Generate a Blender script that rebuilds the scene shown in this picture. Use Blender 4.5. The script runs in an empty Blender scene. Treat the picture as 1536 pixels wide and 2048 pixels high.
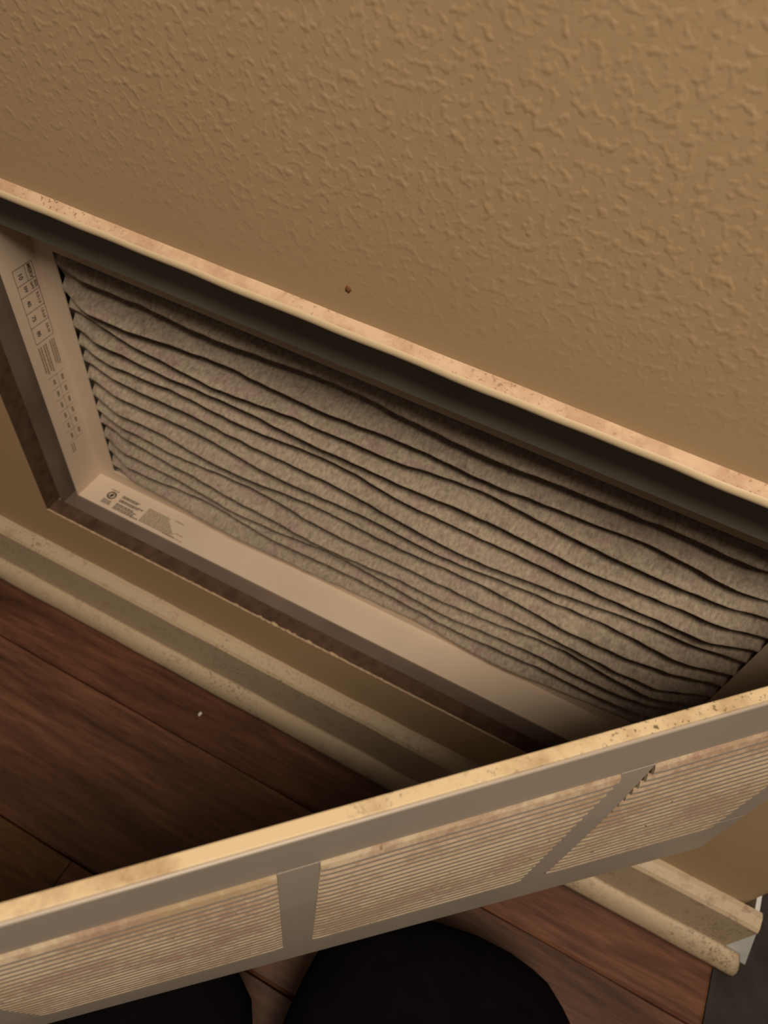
import bpy, bmesh, math, random
from mathutils import Vector, Matrix, noise

random.seed(7)
SC = bpy.context.scene
COL = SC.collection

# ------------------------------------------------------------------ camera
cam_d = bpy.data.cameras.new('camera')
cam = bpy.data.objects.new('camera', cam_d)
COL.objects.link(cam)
CAM = Vector((0.0, -0.36, 0.9576))
RIGHT = Vector((0.88859598, 0.4487241, 0.09509921))
DOWN = Vector((0.4058403, -0.67251214, -0.61888696))
FWD = Vector((-0.21375412, 0.58853555, -0.77970191))
m = Matrix((RIGHT, -DOWN, -FWD)).transposed().to_4x4()
m.translation = CAM
cam.matrix_world = m
cam_d.sensor_fit = 'VERTICAL'
cam_d.sensor_height = 36.0
cam_d.lens = 1502.2 / 2048 * 36.0
cam_d.clip_start = 0.01
cam_d.dof.use_dof = True
cam_d.dof.focus_distance = 0.52
cam_d.dof.aperture_fstop = 9.0
SC.camera = cam

# ------------------------------------------------------------------ world, lights, exposure
SC.view_settings.view_transform = 'Standard'
SC.view_settings.look = 'None'
SC.view_settings.gamma = 1.0
SC.view_settings.use_curve_mapping = False
SC.view_settings.exposure = 0.03
w = bpy.data.worlds.new('room_ambient')
SC.world = w
w.use_nodes = True
w.node_tree.nodes['Background'].inputs[0].default_value = (1.0, 0.82, 0.64, 1)
w.node_tree.nodes['Background'].inputs[1].default_value = 0.10


def area(name, loc, target, size, power, color):
    l = bpy.data.lights.new(name, 'AREA')
    l.shape = 'DISK'
    l.size = size
    l.energy = power
    l.color = color
    o = bpy.data.objects.new(name, l)
    COL.objects.link(o)
    o.location = loc
    o.rotation_euler = (Vector(target) - Vector(loc)).to_track_quat('-Z', 'Y').to_euler()
    return o


area('ceiling_lamp_offscreen', (0.46, -0.92, 2.30), (0.0, 0.0, 0.6), 0.65, 42, (1.0, 0.83, 0.64))


# ------------------------------------------------------------------ material helpers
def new_mat(name, rough=0.6, spec=0.3):
    mt = bpy.data.materials.new(name)
    mt.use_nodes = True
    b = mt.node_tree.nodes['Principled BSDF']
    b.inputs['Roughness'].default_value = rough
    b.inputs['Specular IOR Level'].default_value = spec
    return mt, mt.node_tree.nodes, mt.node_tree.links, b


def coords(n, l, scale=(1, 1, 1), kind='Object'):
    tc = n.new('ShaderNodeTexCoord')
    mp = n.new('ShaderNodeMapping')
    mp.inputs['Scale'].default_value = scale
    l.new(tc.outputs[kind], mp.inputs['Vector'])
    return mp.outputs['Vector']


def noise_tex(n, l, vec, scale, detail=3, rough=0.55, dist=0.0):
    t = n.new('ShaderNodeTexNoise')
    t.inputs['Scale'].default_value = scale
    t.inputs['Detail'].default_value = detail
    t.inputs['Roughness'].default_value = rough
    t.inputs['Distortion'].default_value = dist
    l.new(vec, t.inputs['Vector'])
    return t.outputs['Fac']


def ramp(n, l, fac, stops):
    r = n.new('ShaderNodeValToRGB')
    e = r.color_ramp.elements
    while len(e) < len(stops):
        e.new(0.5)
    for i, (p, c) in enumerate(stops):
        e[i].position = p
        e[i].color = c if len(c) == 4 else (*c, 1)
    l.new(fac, r.inputs['Fac'])
    return r.outputs['Color']


def mix(n, l, fac, a, b, mode='MIX'):
    x = n.new('ShaderNodeMix')
    x.data_type = 'RGBA'
    x.blend_type = mode
    for s, v in ((x.inputs[0], fac), (x.inputs[6], a), (x.inputs[7], b)):
        if isinstance(v, (int, float)):
            s.default_value = v
        elif isinstance(v, tuple):
            s.default_value = v if len(v) == 4 else (*v, 1)
        else:
            l.new(v, s)
    return x.outputs[2]


def bump(n, l, h, b, strength=0.5, dist=0.001, normal=None):
    bp = n.new('ShaderNodeBump')
    bp.inputs['Strength'].default_value = strength
    bp.inputs['Distance'].default_value = dist
    l.new(h, bp.inputs['Height'])
    if normal is not None:
        l.new(normal, bp.inputs['Normal'])
    if b is not None:
        l.new(bp.outputs['Normal'], b.inputs['Normal'])
    return bp.outputs['Normal']


def G(v):
    return (v, v, v)


def mat_wall():
    mt, n, l, b = new_mat('tan_orange_peel_paint', 0.55, 0.3)
    v = coords(n, l)
    blotch = noise_tex(n, l, v, 4.0, 3)
    l.new(ramp(n, l, blotch, [(0.3, (0.375, 0.262, 0.150)), (0.7, (0.405, 0.285, 0.166))]), b.inputs['Base Color'])
    # orange peel: separate raised blobs, smoothed by the caulk near the ledge
    big = ramp(n, l, noise_tex(n, l, v, 165, 1.2, 0.45, 0.1), [(0.50, G(0)), (0.80, G(1))])
    small = ramp(n, l, noise_tex(n, l, v, 70, 2, 0.5, 0.2), [(0.40, G(0)), (0.75, G(1))])
    h = mix(n, l, 0.35, big, small, 'ADD')
    sx = n.new('ShaderNodeSeparateXYZ')
    tc = n.new('ShaderNodeTexCoord')
    l.new(tc.outputs['Object'], sx.inputs[0])
    mr = n.new('ShaderNodeMapRange')
    mr.inputs[1].default_value = 0.655
    mr.inputs[2].default_value = 0.75
    mr.inputs[3].default_value = 0.06
    mr.inputs[4].default_value = 1.0
    l.new(sx.outputs['Z'], mr.inputs[0])
    h2 = mix(n, l, 1.0, h, mr.outputs[0], 'MULTIPLY')
    bump(n, l, h2, b, 0.45, 0.0010)
    return mt


def mat_paint(name, base, dirt, lo=0.5, hi=0.68, scale=22, rough=0.5, speck=True, fine=0.15):
    mt, n, l, b = new_mat(name, rough, 0.3)
    v = coords(n, l)
    d = ramp(n, l, noise_tex(n, l, v, scale, 5, 0.65), [(lo, G(0)), (hi, G(1))])
    c = mix(n, l, d, base, dirt)
    if speck:
        s = ramp(n, l, noise_tex(n, l, v, 330, 3, 0.65), [(0.58, G(0)), (0.64, G(1))])
        s2 = mix(n, l, 1.0, s, ramp(n, l, noise_tex(n, l, v, 9, 3), [(0.45, G(0)), (0.65, G(1))]), 'MULTIPLY')
        c = mix(n, l, s2, c, tuple(x * 0.35 for x in dirt))
    l.new(c, b.inputs['Base Color'])
    bump(n, l, noise_tex(n, l, v, 180, 3), b, fine, 0.0006)
    return mt


def mat_base():
    mt = mat_paint('cream_baseboard_paint', (0.46, 0.365, 0.25), (0.32, 0.22, 0.14), 0.56, 0.74, 55, 0.5)
    n, l = mt.node_tree.nodes, mt.node_tree.links
    b = n['Principled BSDF']
    old = b.inputs['Base Color'].links[0].from_socket
    tc = n.new('ShaderNodeTexCoord')
    sx = n.new('ShaderNodeSeparateXYZ')
    l.new(tc.outputs['Object'], sx.inputs[0])
    mr = n.new('ShaderNodeMapRange')
    for i, v in enumerate((0.24, 0.37, 0.03, 0.60)):
        mr.inputs[i + 1].default_value = v
    l.new(sx.outputs['X'], mr.inputs[0])
    f = noise_tex(n, l, tc.outputs['Object'], 130, 4, 0.6, 0.6)
    mul = mix(n, l, 1.0, ramp(n, l, f, [(0.56, G(0)), (0.61, G(1))]), mr.outputs[0], 'MULTIPLY')
    l.new(mix(n, l, mul, old, (0.20, 0.13, 0.08)), b.inputs['Base Color'])
    return mt


def mat_plain(name, col, rough=0.6, spec=0.3, var=0.0, scale=30, bmp=0.0):
    mt, n, l, b = new_mat(name, rough, spec)
    v = coords(n, l)
    f = noise_tex(n, l, v, scale, 4)
    lo = tuple(max(0, x * (1 - var)) for x in col)
    hi = tuple(x * (1 + var) for x in col)
    l.new(ramp(n, l, f, [(0.3, lo), (0.7, hi)]), b.inputs['Base Color'])
    if bmp:
        bump(n, l, noise_tex(n, l, v, scale * 6, 3), b, bmp, 0.0008)
    return mt


def mat_wood(name, a, c2, c3, seed):
    mt, n, l, b = new_mat(name, 0.42, 0.35)
    tc = n.new('ShaderNodeTexCoord')
    mp = n.new('ShaderNodeMapping')
    mp.inputs['Scale'].default_value = (1.6, 14, 14)
    mp.inputs['Location'].default_value = (seed * 3.1, seed * 1.7, 0)
    l.new(tc.outputs['Object'], mp.inputs['Vector'])
    v = mp.outputs['Vector']
    g1 = noise_tex(n, l, v, 1.6, 5, 0.6, 1.2)
    g2 = noise_tex(n, l, v, 9.0, 4, 0.6, 0.4)
    c = ramp(n, l, g1, [(0.30, a), (0.5, c2), (0.68, c3)])
    c = mix(n, l, 0.45, c, ramp(n, l, g2, [(0.3, G(0.15)), (0.7, G(1.6))]), 'MULTIPLY')
    l.new(c, b.inputs['Base Color'])
    bump(n, l, g2, b, 0.25, 0.001)
    return mt


def mat_media():
    mt, n, l, b = new_mat('dusty_grey_filter_felt', 0.95, 0.05)
    v = coords(n, l)
    f1 = noise_tex(n, l, v, 38, 5, 0.7)
    v2 = coords(n, l, (1, 0.5, 0.5))
    f2 = noise_tex(n, l, v2, 330, 4, 0.7)
    c = ramp(n, l, f1, [(0.25, (0.240, 0.175, 0.148)), (0.48, (0.360, 0.306, 0.234)), (0.62, (0.334, 0.254, 0.214)), (0.78, (0.258, 0.209, 0.170))])
    c = mix(n, l, 0.75, c, ramp(n, l, f2, [(0.32, G(0.52)), (0.72, G(1.40))]), 'MULTIPLY')
    at = n.new('ShaderNodeAttribute')
    at.attribute_name = 'soot'
    l.new(mix(n, l, at.outputs['Fac'], c, (0.055, 0.040, 0.030)), b.inputs['Base Color'])
    bump(n, l, f2, b, 0.8, 0.0016)
    return mt


def mat_louver(name='cream_steel_with_dust', paint=(0.49, 0.40, 0.285), k=1.0):
    mt, n, l, b = new_mat(name, 0.75, 0.2)
    v = coords(n, l)
    patch = noise_tex(n, l, v, 11, 4, 0.6, 0.5)
    fuzz = noise_tex(n, l, v, 150, 5, 0.75)
    s = mix(n, l, 0.45, patch, fuzz)
    d = ramp(n, l, s, [(0.43, G(0)), (0.57, G(1))])
    hue = ramp(n, l, noise_tex(n, l, v, 17, 3), [(0.4, (0.33, 0.215, 0.160)), (0.6, (0.36, 0.265, 0.165))])
    if k != 1.0:
        hue = mix(n, l, 1.0, hue, G(k), 'MULTIPLY')
    c = mix(n, l, d, paint, hue)
    sp = ramp(n, l, noise_tex(n, l, v, 120, 2), [(0.70, G(0)), (0.76, G(1))])
    c = mix(n, l, sp, c, (0.16, 0.10, 0.06))
    l.new(c, b.inputs['Base Color'])
    bump(n, l, fuzz, b, 0.25, 0.0008)
    return mt


M = dict(
    wall=mat_wall(),
    ledge=mat_plain('cream_gloss_lip', (0.66, 0.53, 0.35), 0.4, 0.35, 0.04, 20),
    ledge_top=mat_paint('dust_on_cream_paint', (0.62, 0.45, 0.31), (0.50, 0.33, 0.22), 0.44, 0.60, 34, 0.8, True, 0.4),
    base=mat_base(),
    white=mat_paint('bare_white_board', (0.72, 0.76, 0.76), (0.5, 0.5, 0.48), 0.6, 0.75, 40, 0.6, False),
    endgrain=mat_plain('dark_olive_moulding_end', (0.12, 0.10, 0.06), 0.8, 0.1, 0.4, 90),  # mottled dark olive over the whole cut end
    gypsum=mat_plain('dark_brown_cut_edge', (0.085, 0.050, 0.034), 0.9, 0.1, 0.3, 60, 0.3),  # dark brown on all sides of the cut opening
    chip=mat_plain('flaking_plaster', (0.42, 0.31, 0.20), 0.9, 0.1, 0.25, 160, 0.3),
    steel=mat_plain('dull_brown_grey_steel', (0.135, 0.098, 0.078), 0.6, 0.3, 0.2, 14),
    header=mat_plain('dark_grey_green_steel', (0.19, 0.185, 0.150), 0.6, 0.3, 0.2, 9),
    duct=mat_plain('steel_duct', (0.135, 0.125, 0.11), 0.9, 0.1),
    card=mat_plain('cream_cardboard', (0.60, 0.49, 0.385), 0.7, 0.2, 0.05, 12),
    ink=mat_plain('black_ink', (0.09, 0.07, 0.055), 0.8, 0.1),
    ink2=mat_plain('grey_print', (0.235, 0.185, 0.125), 0.8, 0.1),
    ink3=mat_plain('faint_red_print', (0.36, 0.21, 0.16), 0.8, 0.1),
    media=mat_media(),
    rail=mat_plain('grey_beige_steel', (0.375, 0.325, 0.275), 0.4, 0.4, 0.06, 6),
    flange=mat_paint('dusty_cream_flange', (0.62, 0.50, 0.32), (0.42, 0.30, 0.17), 0.48, 0.66, 30, 0.5),
    louver=mat_louver(),
    seam=mat_plain('plywood_subfloor', (0.16, 0.11, 0.07), 0.9, 0.1),
    darkfloor=mat_plain('charcoal_floor', (0.028, 0.025, 0.022), 0.7, 0.2, 0.35, 25, 0.2),
    trousers=mat_plain('black_cloth', (0.0040, 0.0032, 0.0042), 0.95, 0.03, 0.2, 40, 0.3),
    shoe=mat_plain('black_shoe', (0.01, 0.01, 0.01), 0.6, 0.3),
    speck=mat_plain('brown_speck', (0.19, 0.085, 0.04), 0.8, 0.1),
    paintchip=mat_plain('white_paint_chip', (0.7, 0.68, 0.62), 0.7, 0.1),
)
WOODS = [mat_wood('red_brown_plank', (0.050, 0.021, 0.012), (0.100, 0.041, 0.023), (0.16, 0.068, 0.038), 1),
         mat_wood('dark_red_plank', (0.056, 0.023, 0.014), (0.102, 0.045, 0.026), (0.15, 0.068, 0.039), 2),
         mat_wood('golden_brown_plank', (0.075, 0.034, 0.013), (0.125, 0.058, 0.021), (0.16, 0.080, 0.030), 3)]


# ------------------------------------------------------------------ mesh helpers
def obj(name, verts, faces, mat=None, parent=None, smooth=False):
    me = bpy.data.meshes.new(name)
    me.from_pydata([tuple(v) for v in verts], [], faces)
    me.update()
    o = bpy.data.objects.new(name, me)
    COL.objects.link(o)
    if mat is not None:
        me.materials.append(mat)
    if smooth:
        for p in me.polygons:
            p.use_smooth = True
    if parent is not None:
        o.parent = parent
    return o


def tag(o, label=None, cat=None, group=None, kind=None):
    for k, v in (('label', label), ('category', cat), ('group', group), ('kind', kind)):
        if v:
            o[k] = v
    return o


def fix_normals(o):
    bm = bmesh.new()
    bm.from_mesh(o.data)
    bmesh.ops.recalc_face_normals(bm, faces=bm.faces)
    bm.to_mesh(o.data)
    bm.free()


BOXF = [(0, 3, 2, 1), (4, 5, 6, 7), (0, 1, 5, 4), (1, 2, 6, 5), (2, 3, 7, 6), (3, 0, 4, 7)]


def boxv(x0, x1, y0, y1, z0, z1):
    return [(x0, y0, z0), (x1, y0, z0), (x1, y1, z0), (x0, y1, z0), (x0, y0, z1), (x1, y0, z1), (x1, y1, z1), (x0, y1, z1)]


def box(name, x0, x1, y0, y1, z0, z1, mat, parent=None, bevel=0.0):
    o = obj(name, boxv(x0, x1, y0, y1, z0, z1), BOXF, mat, parent)
    if bevel:
        bv = o.modifiers.new('bevel', 'BEVEL')
        bv.width = bevel
        bv.segments = 2
    return o


def extrude_x(name, prof, x0, x1, mat, parent=None, n=1, wob=0.0, smooth=False, x1f=None, seed=0):
    """profile [(y,z)...] closed, swept along X; x1f gives the end x from y (mitre)"""
    vs, fs = [], []
    k = len(prof)
    for i in range(n + 1):
        t = i / n
        for (y, z) in prof:
            xe = x1 if x1f is None else x1f(y)
            x = x0 + (xe - x0) * t
            d = wob * noise.noise(Vector((x * 25, y * 40 + seed, z * 40)))
            vs.append((x, y + d, z + d))
    for i in range(n):
        for j in range(k):
            a, b = i * k + j, i * k + (j + 1) % k
            fs.append((a, b, b + k, a + k))
    fs.append(tuple(range(k)))
    fs.append(tuple(range(n * k + k - 1, n * k - 1, -1)))
    o = obj(name, vs, fs, mat, parent, smooth)
    fix_normals(o)
    return o


# ------------------------------------------------------------------ setting
X0, XC, RB = -1.9, 0.324, 0.030          # wall start, start of the bullnose corner, its radius
HX0, HX1, HZ0, HZ1 = -0.567, 0.239, 0.1995, 0.6445   # the opening
ZT = 2.4

# wall with its rounded outside corner as one surface, hole left open
vs, fs = [], []


def quad(a, b, c, d):
    i = len(vs)
    vs.extend([a, b, c, d])
    fs.append((i, i + 1, i + 2, i + 3))


quad((X0, 0, 0), (HX0, 0, 0), (HX0, 0, ZT), (X0, 0, ZT))
quad((HX0, 0, 0), (HX1, 0, 0), (HX1, 0, HZ0), (HX0, 0, HZ0))
quad((HX0, 0, HZ1), (HX1, 0, HZ1), (HX1, 0, ZT), (HX0, 0, ZT))
quad((HX1, 0, 0), (XC, 0, 0), (XC, 0, ZT), (HX1, 0, ZT))
arc = [(XC + RB * math.sin(t), RB - RB * math.cos(t)) for t in [i * math.pi / 2 / 8 for i in range(9)]]
for (a, b) in zip(arc[:-1], arc[1:]):
    quad((a[0], a[1], 0), (b[0], b[1], 0), (b[0], b[1], ZT), (a[0], a[1], ZT))
wall = obj('wall_back', vs, fs, M['wall'], None, True)
bm = bmesh.new()
bm.from_mesh(wall.data)
bmesh.ops.remove_doubles(bm, verts=bm.verts, dist=1e-5)
bm.to_mesh(wall.data)
bm.free()
tag(wall, 'tan textured wall with a rectangular vent opening', 'wall', kind='structure')
wr = obj('wall_right', [(XC + RB, RB, 0), (XC + RB, 1.6, 0), (XC + RB, 1.6, ZT), (XC + RB, RB, ZT)], [(0, 1, 2, 3)], M['wall'])
tag(wr, 'tan wall returning behind the rounded outside corner', 'wall', kind='structure')

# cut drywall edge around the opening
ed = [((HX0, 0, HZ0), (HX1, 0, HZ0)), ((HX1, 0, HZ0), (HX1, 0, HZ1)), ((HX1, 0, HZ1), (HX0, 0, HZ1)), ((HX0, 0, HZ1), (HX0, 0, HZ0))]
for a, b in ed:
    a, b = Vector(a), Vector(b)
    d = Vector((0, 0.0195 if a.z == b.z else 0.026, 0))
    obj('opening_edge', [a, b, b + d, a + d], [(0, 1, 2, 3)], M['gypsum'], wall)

# flaking paint along the lower edge of the opening
vs, fs = [], []
N = 420
prev = None
for i in range(N + 1):
    x = HX0 + (HX1 - HX0) * i / N
    dens = 0.25 + 1.0 * max(0, 1 - abs(x + 0.22) / 0.16)
    r = max(0.0, noise.noise(Vector((x * 260, 3.1, 0)))) * dens + 0.12
    hgt = 0.0030 * r + 0.0004
    dep = 0.0016 + 0.0026 * max(0, noise.noise(Vector((x * 190, 9.7, 0)))) * dens
    ring = [(x, -0.0005, HZ0 - 0.0008), (x, -0.0008, HZ0 + hgt), (x, dep, HZ0 + hgt * 0.7), (x, dep, HZ0 - 0.0004)]
    k = len(vs)
    vs += ring
    if prev is not None:
        for j in range(3):
            fs.append((prev + j, k + j, k + j + 1, prev + j + 1))
    prev = k
obj('flaked_paint_edge', vs, fs, M['chip'], wall, False)

# ledge above the opening (dusty top, rounded nose)
prof = [(0.012, 0.6445), (0.012, 0.6550), (0.0, 0.6550), (-0.004, 0.6530), (-0.0072, 0.6510), (-0.0081, 0.6496), (-0.0083, 0.6475), (-0.0079, 0.6452), (-0.0070, 0.6443)]
ledge = extrude_x('trim_1', prof, -0.66, 0.262, M['ledge'], None, 180, 0.0006, True)
ledge.data.materials.append(M['ledge_top'])
for p in ledge.data.polygons:
    if p.index < 180 * len(prof) and p.index % len(prof) in (1, 2, 3):
        p.material_index = 1
tag(ledge, 'cream painted ledge with a dusty top above the vent opening', 'trim', kind='structure')

# baseboard, shoe moulding
bprof = [(0.0, 0.0), (0.0, 0.1185), (-0.006, 0.1185), (-0.0155, 0.1135), (-0.0187, 0.1095), (-0.0187, 0.0)]
bb = extrude_x('baseboard_back', bprof, X0, 0.36, M['base'], None, 260, 0.0006, False, lambda y: 0.3565 - 0.10 * y)
tag(bb, 'cream baseboard with chipped dirty top edge', 'baseboard', kind='structure')
sprof = [(-0.0187, 0.0), (-0.0187, 0.033), (-0.022, 0.0325), (-0.0275, 0.0295), (-0.0318, 0.0245), (-0.0345, 0.018), (-0.036, 0.010), (-0.0362, 0.0)]
shoe = extrude_x('trim_2', sprof, X0, 0.388, M['base'], None, 260, 0.0006, True, lambda y: 0.374 - 0.45 * (y + 0.0187), 5)
tag(shoe, 'cream rounded shoe moulding along the foot of the baseboard', 'trim', kind='structure')
ecap = obj('moulding_end', [(0.3745 - 0.45 * (y + 0.0187), y, z) for (y, z) in sprof], [tuple(range(len(sprof)))], M['endgrain'], shoe)
# bare board end of the baseboard on the return wall
rb = obj('baseboard_right', [(0.356, -0.0150, 0), (0.396, -0.0150, 0), (0.396, 1.6, 0), (0.356, 1.6, 0), (0.356, -0.0150, 0.100), (0.3625, -0.0150, 0.096), (0.3625, 1.6, 0.096), (0.356, 1.6, 0.100)], BOXF, M['white'])
tag(rb, 'bare white end of the baseboard on the return wall', 'baseboard', kind='structure')

# floor: dark base with planks, then the charcoal floor beyond the wood
THR = 0.3627
fl = obj('floor', [(-1.9, -2.2, -0.012), (THR, -2.2, -0.012), (THR, 0.02, -0.012), (-1.9, 0.02, -0.012)], [(0, 1, 2, 3)], M['seam'])
tag(fl, 'dark reddish brown plank floor', 'floor', kind='structure')
fd = box('floor_hall', THR + 0.0008, 2.2, -2.2, 1.8, -0.02, -0.0015, M['darkfloor'])
tag(fd, 'charcoal hard floor beyond the end of the wood planks', 'floor', kind='structure')


def plank(x0, x1, y0, y1, mat):
    g = 0.0006
    x0 += g; x1 -= g; y0 += g; y1 -= g
    bw, bd, bs = 0.0035, 0.0030, 0.0015
    lo, md = -0.011, -bd
    n = 14
    vs, fs = [], []
    rows = [(y0, lo), (y0, md), (y0 + bw, 0.0), (y1 - bs, 0.0), (y1, md), (y1, lo)]
    xs = [x0] + [x0 + 0.003 + (x1 - x0 - 0.006) * i / n for i in range(n + 1)] + [x1]
    for i, x in enumerate(xs):
        e = 0.0012 if i in (0, len(xs) - 1) else 0.0
        for j, (y, z) in enumerate(rows):
            wv = 0.0009 * noise.noise(Vector((x * 9, y0 * 31 + j, 2.0))) if j in (2, 3) else 0
            vs.append((x, y + wv * 2, z - (e if z > lo else 0)))
    k = len(rows)
    for i in range(len(xs) - 1):
        for j in range(k - 1):
            a = i * k + j
            fs.append((a, a + k, a + k + 1, a + 1))
    fs.append(tuple(range(k)))
    fs.append(tuple(range(len(vs) - 1, len(vs) - k - 1, -1)))
    o = obj('plank', vs, fs, mat, fl)
    fix_normals(o)
    return o


WP = 0.179
ys = [0.0764 - WP * i for i in range(13)]
cuts = {0: [-1.1, 0.05, THR], 1: [-1.25, -0.02, THR], 2: [-0.342, THR], 3: [-0.9, 0.02, THR], 4: [-0.5, THR]}
for i in range(12):
    xa = -1.9
    for j, xb in enumerate(cuts.get(i, [-0.9 + 0.37 * (i % 3), THR])):
        mi = {(0, 1): 0, (1, 1): 1, (2, 0): 2, (2, 1): 0, (0, 2): 0, (1, 2): 1}.get((i, j), (i + j) % 3)
        plank(xa, xb, ys[i + 1], min(ys[i], 0.019), WOODS[mi])
        xa = xb

# ------------------------------------------------------------------ metal filter housing in the opening
hs = bpy.data.objects.new('filter_housing', None)
COL.objects.link(hs)
hs.location = (-0.164, 0.06, HZ0)
tag(hs, 'dull dark steel housing lining the vent opening around the filter', 'housing')
IX0, IX1, IZ0, IZ1 = -0.5605, 0.2325, 0.1965, 0.640
Y0h, Y1h = 0.0185, 0.16


def hpart(name, *a):
    o = box(name, *a[:6], a[6], hs)
    o.matrix_parent_inverse = Matrix.Translation(-hs.location)
    return o


hpart('sill', IX0, IX1, Y0h, Y1h, IZ0 - 0.0009, IZ0, M['steel'])
hpart('side_jamb', IX0 - 0.0009, IX0, Y0h, Y1h, IZ0 - 0.003, IZ1, M['steel'])
hpart('side_jamb', IX1, IX1 + 0.003, Y0h, Y1h, IZ0 - 0.003, IZ1, M['steel'])
hpart('head', IX0, IX1, Y0h, Y1h, IZ1 - 0.003, IZ1, M['header'])
hpart('header_plate', IX0, IX1, 0.0275, 0.030, 0.5867, IZ1 - 0.003, M['header'])
hpart('back', IX0, IX1, Y1h, Y1h + 0.003, IZ0 - 0.003, IZ1, M['duct'])

# ------------------------------------------------------------------ air filter
flt = bpy.data.objects.new('air_filter', None)
COL.objects.link(flt)
FX0, FX1, FZ0, FZ1 = -0.5535, 0.2245, 0.1966, 0.586      # outer size
FY0, FYF, FY1 = 0.0378, 0.0795, 0.118
flt.location = ((FX0 + FX1) / 2, FYF, FZ0)
tag(flt, 'dirty grey pleated air filter in a printed cardboard frame', 'air filter')
PINV = Matrix.Translation(-flt.location)
T = 0.0018


def fpart(o):
    o.parent = flt
    o.matrix_parent_inverse = PINV
    return o


side_bot = fpart(box('cardboard_side', FX0, FX1, FY0, FY1, FZ0, FZ0 + T, M['card']))
side_left = fpart(box('cardboard_side', FX0, FX0 + T, FY0, FY1, FZ0 + T, FZ1, M['card']))
fpart(box('cardboard_side', FX1 - T, FX1, FY0, FY1, FZ0 + T, FZ1, M['card']))
fpart(box('cardboard_side', FX0 + T, FX1 - T, FY0, FY1, FZ1 - T, FZ1, M['card']))
PX0, PX1, PZ0, PZ1 = -0.527, 0.1955, 0.2175, 0.5300
# face border: one mitred strip per side
ox0, ox1, oz0, oz1 = FX0 + T, FX1 - T, FZ0 + T, FZ1 - T


def border(name, quad2):
    v = [(x, FYF, z) for x, z in quad2] + [(x, FYF + 0.0015, z) for x, z in quad2]
    o = obj(name, v, BOXF, M['card'])
    fix_normals(o)
    return fpart(o)


border('face_border', [(ox0, oz0), (ox1, oz0), (PX1, PZ0), (PX0, PZ0)])
border('face_border', [(ox0, oz1), (PX0, PZ1), (PX1, PZ1), (ox1, oz1)])
border('face_border', [(ox0, oz0), (PX0, PZ0), (PX0, PZ1), (ox0, oz1)])
border('face_border', [(ox1, oz0), (ox1, oz1), (PX1, PZ1), (PX1, PZ0)])

# pleated media, one folded sheet: grooves at measured heights, wandering along X, sagging over the lower border
grooves = [0.536, 0.4990, 0.4755, 0.4520, 0.4290, 0.4065, 0.3830, 0.3600, 0.3370, 0.3140, 0.2920, 0.2690, 0.2460, 0.2150]
NG = len(grooves) - 1
NX, NP = 300, 16
vs, fs, soot = [], [], []


def ss(a, b, x):
    t = min(1, max(0, (x - a) / (b - a)))
    return t * t * (3 - 2 * t)


def groove_z(k, x):
    z = grooves[k]
    z += 0.0062 * noise.noise(Vector((x * 5.0, k * 3.7, 0))) + 0.0030 * noise.noise(Vector((x * 17.0, k * 9.1, 4)))
    sag = ss(-0.50, -0.28, x) * (1 - ss(0.10, 0.20, x))
    z -= sag * 0.015 * (k / NG) ** 1.2
    z -= 0.006 * ss(-0.40, 0.05, x) * (1 - k / NG) * (1 if k else 0)
    if k == 0:
        z = grooves[0]
    return z


for i in range(NX + 1):
    x = PX0 - 0.001 + (PX1 - PX0 + 0.002) * i / NX
    endf = min(ss(PX0 - 0.002, PX0 + 0.045, x), 1 - ss(PX1 - 0.05, PX1 + 0.002, x))
    bulge = 0.008 + 0.027 * endf
    zs = [groove_z(k, x) for k in range(NG + 1)]
    for k in range(NG):
        za, zb = zs[k], zs[k + 1]
        amp = bulge * (0.9 + 0.35 * noise.noise(Vector((x * 7, k * 5.3, 8))))
        for j in range(NP + (1 if k == NG - 1 else 0)):
            t = j / NP
            prof_h = math.sin(math.pi * t) ** 1.1 if 0 < t < 1 else 0.0
            lean = 0.10 * math.sin(2 * math.pi * t)
            z = za + (zb - za) * (t + 0.06 * math.sin(2 * math.pi * t))
            y = FYF + 0.0085 + 0.0155 * endf - amp * prof_h * (1 + lean)
            y += 0.0011 * noise.noise(Vector((x * 60, z * 140, 1))) * prof_h
            vs.append((x, y, z))
            soot.append(0.30 * max(0.0, noise.noise(Vector((x * 9, z * 16, 3)))))
row = NG * NP + 1
for i in range(NX):
    for j in range(row - 1):
        a = i * row + j
        fs.append((a, a + 1, a + row + 1, a + row))
media = obj('pleated_media', vs, fs, M['media'], None, True)
at = media.data.attributes.new('soot', 'FLOAT', 'POINT')
at.data.foreach_set('value', soot)
fpart(media)


# printing on the cardboard
def text_mesh(name, parts, mat, parent_side):
    """parts: (text, size, matrix); joined to one flat print"""
    vs, fs = [], []
    for (s, size, mx) in parts:
        c = bpy.data.curves.new('t', 'FONT')
        c.body = s
        c.size = size
        c.offset = size * 0.022
        c.align_x = 'CENTER'
        c.align_y = 'CENTER'
        c.resolution_u = 3
        to = bpy.data.objects.new('t', c)
        me = bpy.data.meshes.new_from_object(to)
        k = len(vs)
        vs += [mx @ v.co for v in me.vertices]
        fs += [tuple(i + k for i in p.vertices) for p in me.polygons]
        bpy.data.objects.remove(to)
        bpy.data.meshes.remove(me)
        bpy.data.curves.remove(c)
    return vs, fs


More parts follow.
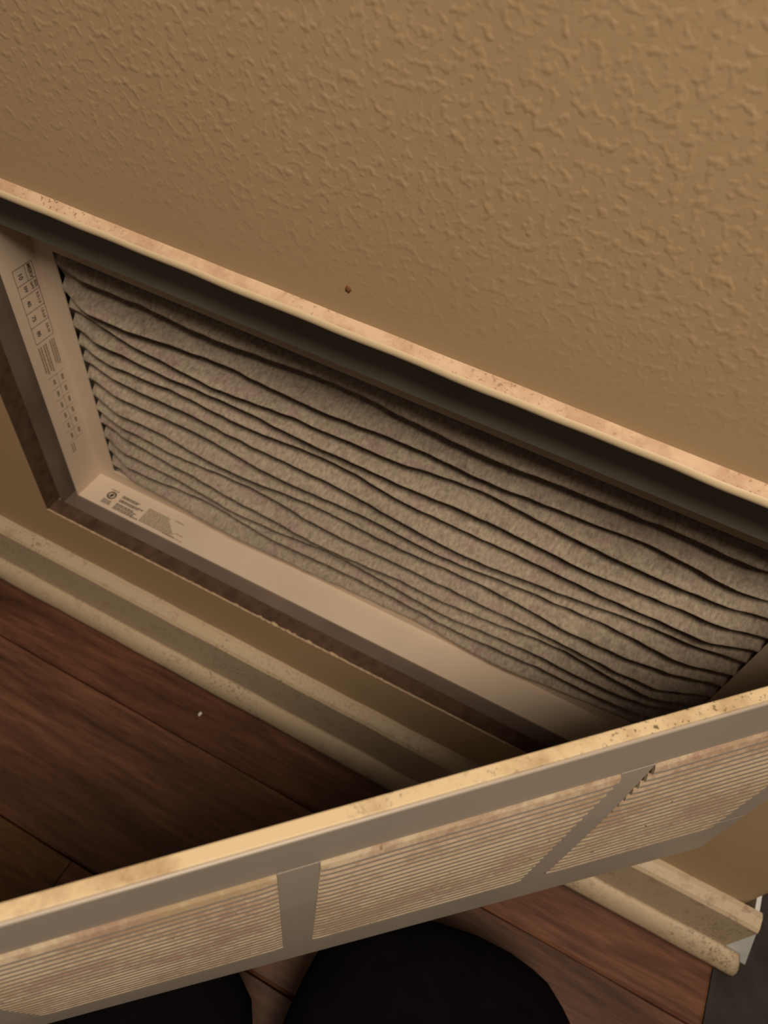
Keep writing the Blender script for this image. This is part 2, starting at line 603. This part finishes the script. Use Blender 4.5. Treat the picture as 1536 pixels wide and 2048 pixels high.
class Print:
    """flat ink on a plane given by origin, reading direction u and up direction v"""
    def __init__(self, o, u, v):
        self.o, self.u, self.v = Vector(o), Vector(u), Vector(v)
        self.n = self.u.cross(self.v)
        self.vs, self.fs = [], []

    def P(self, a, b):
        return self.o + self.u * a + self.v * b + self.n * 0.00025

    def rect(self, a0, a1, b0, b1):
        k = len(self.vs)
        self.vs += [self.P(a0, b0), self.P(a1, b0), self.P(a1, b1), self.P(a0, b1)]
        self.fs.append((k, k + 1, k + 2, k + 3))

    def line(self, a0, b0, a1, b1, w):
        d = Vector((a1 - a0, b1 - b0)).normalized()
        px, py = -d.y * w / 2, d.x * w / 2
        k = len(self.vs)
        self.vs += [self.P(a0 - px, b0 - py), self.P(a1 - px, b1 - py), self.P(a1 + px, b1 + py), self.P(a0 + px, b0 + py)]
        self.fs.append((k, k + 1, k + 2, k + 3))

    def words(self, a0, a1, b, h):
        a = a0
        while a < a1 - 0.0008:
            wd = random.uniform(0.0015, 0.005)
            self.rect(a, min(a + wd, a1), b - h / 2, b + h / 2)
            a += wd + 0.0006

    def ring(self, a, b, r0, r1, n=20):
        for i in range(n):
            t0, t1 = 2 * math.pi * i / n, 2 * math.pi * (i + 1) / n
            k = len(self.vs)
            self.vs += [self.P(a + r * math.cos(t), b + r * math.sin(t)) for r, t in ((r0, t0), (r1, t0), (r1, t1), (r0, t1))]
            self.fs.append((k, k + 1, k + 2, k + 3))

    def text(self, s, a, b, size):
        mx = Matrix((self.u, self.v, self.n)).transposed().to_4x4()
        mx.translation = self.P(a, b)
        v, f = text_mesh('t', [(s, size, mx)], None, None)
        k = len(self.vs)
        self.vs += v
        self.fs += [tuple(i + k for i in q) for q in f]

    def build(self, name, mat, parent):
        o = obj(name, self.vs, self.fs, mat)
        o.parent = parent
        return o


# left side: reads downwards, tops of the letters towards the pleats
LX = FX0 + T
pr = Print((LX, 0, 0.5145), (0, 0, -1), (0, 1, 0))
B0, B1 = 0.0490, 0.0735
cols = [0, 0.0175, 0.0305, 0.0490, 0.0665, 0.0865]
lw = 0.0005
for c in cols:
    pr.line(c, B0, c, B1, lw)
pr.line(0, B0, cols[-1], B0, lw)
pr.line(0, B1, cols[-1], B1, lw)
pr.line(0, 0.0635, cols[1], 0.0635, lw)
pr.text('MERV', 0.0088, 0.0685, 0.0062)
pr.text('10', 0.0088, 0.0560, 0.0070)
pr.text('SIZE', 0.0240, 0.0708, 0.0042)
pr.text('(\u00b5m)', 0.0240, 0.0665, 0.0042)
pr.text('EFF', 0.0240, 0.0575, 0.0052)
pr.text('0.3-1.0', 0.0398, 0.0690, 0.0046)
pr.text('40', 0.0398, 0.0560, 0.0066)
pr.text('1.0-3.0', 0.0578, 0.0690, 0.0044)
pr.text('75', 0.0578, 0.0560, 0.0066)
pr.text('3.0-10', 0.0765, 0.0690, 0.0046)
pr.text('80', 0.0765, 0.0560, 0.0066)
pr.build('printed_table', M['ink'], side_left)
pr = Print((LX, 0, 0.5145), (0, 0, -1), (0, 1, 0))
for k, b in enumerate((0.0715, 0.0688, 0.0661)):
    pr.words(0.0915, 0.126 - 0.002 * k, b, 0.0016)
for k, b in enumerate((0.0600, 0.0570, 0.0530, 0.0500)):
    pr.words(0.0915, 0.129 - 0.003 * (k % 2), b, 0.0017)
for i in range(7):
    a = 0.1340 + i * 0.0165
    pr.line(a, B0, a, B1 - 0.001, 0.0004)
    if i < 6:
        pr.words(a + 0.0045, a + 0.012, 0.0680, 0.0030)
        pr.words(a + 0.0045, a + 0.012, 0.0560, 0.0030)
pr.line(0.134, 0.0615, 0.233, 0.0615, 0.0004)
for b in (0.0545, 0.0515):
    pr.words(0.236, 0.250, b, 0.0013)
pr.build('printed_table', M['ink2'], side_left)

# bottom side: reads along the sill
pr = Print((0, 0, FZ0 + T), (1, 0, 0), (0, 1, 0))
pr.ring(-0.5165, 0.0580, 0.0042, 0.0062)
pr.ring(-0.5165, 0.0580, 0.0, 0.0022)
pr.line(-0.5205, 0.0545, -0.5125, 0.0615, 0.0013)
pr.line(-0.5165, 0.0520, -0.5165, 0.0640, 0.0011)
for b in (0.0492, 0.0468, 0.0444):
    pr.words(-0.5225, -0.509, b, 0.0014)
pr.words(-0.5225, -0.511, 0.0662, 0.0012)
for k, (b, e) in enumerate(((0.0640, -0.478), (0.0618, -0.480), (0.0575, -0.468), (0.0553, -0.474), (0.0508, -0.478), (0.0484, -0.472), (0.0455, -0.474), (0.0430, -0.466))):
    pr.words(-0.5035, e, b, 0.0017)
pr.build('printed_mark', M['ink'], side_bot)
pr = Print((0, 0, FZ0 + T), (1, 0, 0), (0, 1, 0))
for k in range(11):
    b = 0.0645 - 0.0021 * k
    pr.words(-0.4640, -0.434 + 0.0022 * k + random.uniform(-0.002, 0.002), b, 0.0014)
pr.words(-0.425, -0.413, 0.0655, 0.0016)
pr.build('printed_text', M['ink2'], side_bot)
pr = Print((0, 0, FZ0 + T), (1, 0, 0), (0, 1, 0))
pr.words(-0.414, -0.402, 0.0495, 0.0016)
pr.words(-0.428, -0.398, 0.0425, 0.0012)
pr.build('printed_text', M['ink3'], side_bot)

# ------------------------------------------------------------------ grille door swung out from the right side of the opening
S = 0.36
gx0, gz0, ga, ge, gt0, gt1 = 0.696 * S, (2.66 - 2.0653) * S, 0.7142, -0.0067, 0.0224, -0.0443 / S
GH, GW, GT = 0.402, 0.795, 0.0085
GU = Vector((-math.cos(ga) * math.cos(ge), -math.sin(ga) * math.cos(ge), math.sin(ge)))
GN0 = GU.cross(Vector((0, 0, 1))).normalized()
GUP = GN0.cross(GU)
GO = Vector((gx0, -0.03 * S, gz0))


def gp(s, v, d):
    """point of the (slightly sprung) door: s along it from the hinge, v up, d out of its front face"""
    t = gt0 + gt1 * s
    up = GUP * math.cos(t) + GN0 * math.sin(t)
    nn = GUP * math.sin(t) - GN0 * math.cos(t)
    return GO + GU * s + up * v + nn * d


grille = bpy.data.objects.new('vent_grille_door', None)
COL.objects.link(grille)
grille.location = gp(0, 0, 0)
tag(grille, 'cream louvred steel grille door swung open, dust caked on its louvres', 'vent grille')
GINV = Matrix.Translation(-grille.location)


def gpart(name, verts, faces, mat, parent=grille, smooth=False, bevel=0.0):
    o = obj(name, verts, faces, mat, None, smooth)
    fix_normals(o)
    o.parent = parent
    o.matrix_parent_inverse = GINV
    if bevel:
        b = o.modifiers.new('bevel', 'BEVEL')
        b.width = bevel
        b.segments = 2
        b.limit_method = 'ANGLE'
    return o


def gbar(name, s0, s1, v0, v1, d0, d1, mat, n=1, bevel=0.0):
    vs, fs = [], []
    for i in range(n + 1):
        s = s0 + (s1 - s0) * i / n
        vs += [gp(s, v0, d0), gp(s, v0, d1), gp(s, v1, d1), gp(s, v1, d0)]
    for i in range(n):
        for j in range(4):
            a, b = i * 4 + j, i * 4 + (j + 1) % 4
            fs.append((a, b, b + 4, a + 4))
    fs += [(0, 1, 2, 3), (n * 4 + 3, n * 4 + 2, n * 4 + 1, n * 4)]
    return gpart(name, vs, fs, mat, bevel=bevel)


VT, VB = 0.346, 0.098           # louvre field
ER = 0.037                      # end rail
bars = [0.205, 0.397, 0.589]
BW = 0.022
gbar('top_rail', 0, GW, VT, GH - 0.0008, -GT + 0.001, 0, M['rail'], 16, 0.0012)
gbar('top_flange', 0, GW, GH - 0.0025, GH + 0.0006, -GT - 0.0002, -0.0016, M['flange'], 24, 0.0007)
gbar('bottom_rail', 0, GW, 0, VB, -GT, 0, M['rail'], 16, 0.0012)
gbar('end_rail', 0, ER, VB, VT, -GT, 0, M['rail'], 2, 0.001)
gbar('end_rail', GW - ER, GW, VB, VT, -GT, 0, M['rail'], 2, 0.001)
for c in bars:
    lv = [(VB, 0.0), (VB + 0.012, 0.0027), (VT - 0.085, 0.0027), (VT, 0.0)]
    mv = [gp(c + sg * BW / 2, v, d) for sg in (-1, 1) for v, d in lv] + [gp(c + sg * BW / 2, v, -GT) for sg in (-1, 1) for v, d in lv]
    mf = [(i, i + 1, i + 5, i + 4) for i in range(3)] + [(i + 8, i + 9, i + 13, i + 12) for i in range(3)]
    mf += [(i, i + 1, i + 9, i + 8) for i in range(3)] + [(i + 4, i + 5, i + 13, i + 12) for i in range(3)]
    mf += [(0, 4, 12, 8), (3, 7, 15, 11)]
    gpart('mullion', mv, mf, M['rail'], bevel=0.0006)
edges = [ER] + sum(([c - BW / 2, c + BW / 2] for c in bars), []) + [GW - ER]
NL = 21
PIT = (VT - VB) / NL
for bay in range(4):
    sa, sb = edges[2 * bay], edges[2 * bay + 1]
    for k in range(NL):
        v0 = VT - k * PIT
        vs, fs = [], []
        ends = [0, 0.0015, 0.004, 0.007]
        ss_ = [sa + e for e in ends] + [sa + (sb - sa) * q for q in (0.3, 0.5, 0.7)] + [sb - e for e in reversed(ends)]
        dep = 0.0030 + 0.0003 * noise.noise(Vector((bay, k * 1.7, 0)))
        for s in ss_:
            e = min(s - sa, sb - s)
            f = 0.85 + 0.15 * min(1.0, e / 0.007)
            d1 = 0.0002 + (dep - 0.0002) * f
            prof = [(v0, -0.0020), (v0 - PIT * 0.28, d1 * 0.45), (v0 - PIT * 0.60, d1), (v0 - PIT * 0.90, d1 + 0.0002), (v0 - PIT * 0.90, d1 - 0.0009), (v0 - PIT * 0.5, d1 * 0.3 - 0.0014), (v0 - 0.0004, -0.0030)]
            vs += [gp(s, v, d) for v, d in prof]
        K = 7
        for i in range(len(ss_) - 1):
            for j in range(K):
                a, b = i * K + j, i * K + (j + 1) % K
                fs.append((a, b, b + K, a + K))
        fs += [tuple(range(K)), tuple(range(len(vs) - 1, len(vs) - K - 1, -1))]
        lo = gpart('louver', vs, fs, M['louver'])
        lo.data.materials.append(M['rail'])
        for i in range(len(ss_) - 1):
            lo.data.polygons[i * K + 2].material_index = 1

# ------------------------------------------------------------------ person kneeling under the open grille (only the legs show)
bm = bmesh.new()
nodes = [  # x, y, z, rx, ry
    (-0.060, -0.820, 0.235, 0.165, 0.130),   # 0 pelvis
    (0.075, -0.740, 0.185, 0.150, 0.115),    # right hip
    (0.105, -0.580, 0.140, 0.158, 0.105),
    (0.120, -0.400, 0.112, 0.170, 0.100),
    (0.100, -0.245, 0.098, 0.168, 0.102),    # right knee
    (0.075, -0.160, 0.078, 0.126, 0.076),
    (-0.195, -0.760, 0.185, 0.150, 0.115),   # left hip
    (-0.210, -0.620, 0.140, 0.150, 0.105),
    (-0.198, -0.480, 0.112, 0.155, 0.100),
    (-0.172, -0.360, 0.098, 0.150, 0.098),   # left knee
    (-0.165, -0.280, 0.078, 0.115, 0.074),
    (-0.060, -0.850, 0.340, 0.165, 0.125),   # waist
]
E_ = [(0, 1), (1, 2), (2, 3), (3, 4), (4, 5), (0, 6), (6, 7), (7, 8), (8, 9), (9, 10), (0, 11)]
me = bpy.data.meshes.new('person')
me.from_pydata([q[:3] for q in nodes], E_, [])
per = bpy.data.objects.new('person', me)
COL.objects.link(per)
sk = per.modifiers.new('skin', 'SKIN')
sk.use_smooth_shade = True
if not me.skin_vertices:
    bm2 = bmesh.new()
    bm2.from_mesh(me)
    bm2.verts.layers.skin.verify()
    bm2.to_mesh(me)
    bm2.free()
for i, q in enumerate(nodes):
    me.skin_vertices[0].data[i].radius = (q[3], q[4])
    me.skin_vertices[0].data[i].use_root = (i == 0)
sb_ = per.modifiers.new('subdivision', 'SUBSURF')
sb_.levels = sb_.render_levels = 2
me.materials.append(M['trousers'])
tag(per, 'person kneeling in black trousers under the open grille', 'person')

# ------------------------------------------------------------------ small things


def blob(name, c, r, mat, flat, seed):
    bm = bmesh.new()
    bmesh.ops.create_icosphere(bm, subdivisions=2, radius=1.0)
    vs = []
    for v in bm.verts:
        k = 1 + 0.35 * noise.noise(v.co * 1.7 + Vector((seed, 0, 0)))
        vs.append(Vector((v.co.x * r * k * flat[0], v.co.y * r * k * flat[1], v.co.z * r * k * flat[2])))
    fs = [tuple(v.index for v in f.verts) for f in bm.faces]
    bm.free()
    o = obj(name, vs, fs, mat, None, True)
    o.location = c
    return o


tag(blob('dirt_speck', (-0.1766, -0.0004, 0.6761), 0.0026, M['speck'], (0.8, 0.35, 1.0), 2), 'tiny brown speck stuck to the tan wall above the ledge', 'speck')
tag(blob('paint_chip', (-0.318, -0.066, 0.0012), 0.0034, M['paintchip'], (0.6, 1.0, 0.35), 5), 'tiny white paint chip lying on the dark plank floor', 'paint chip')
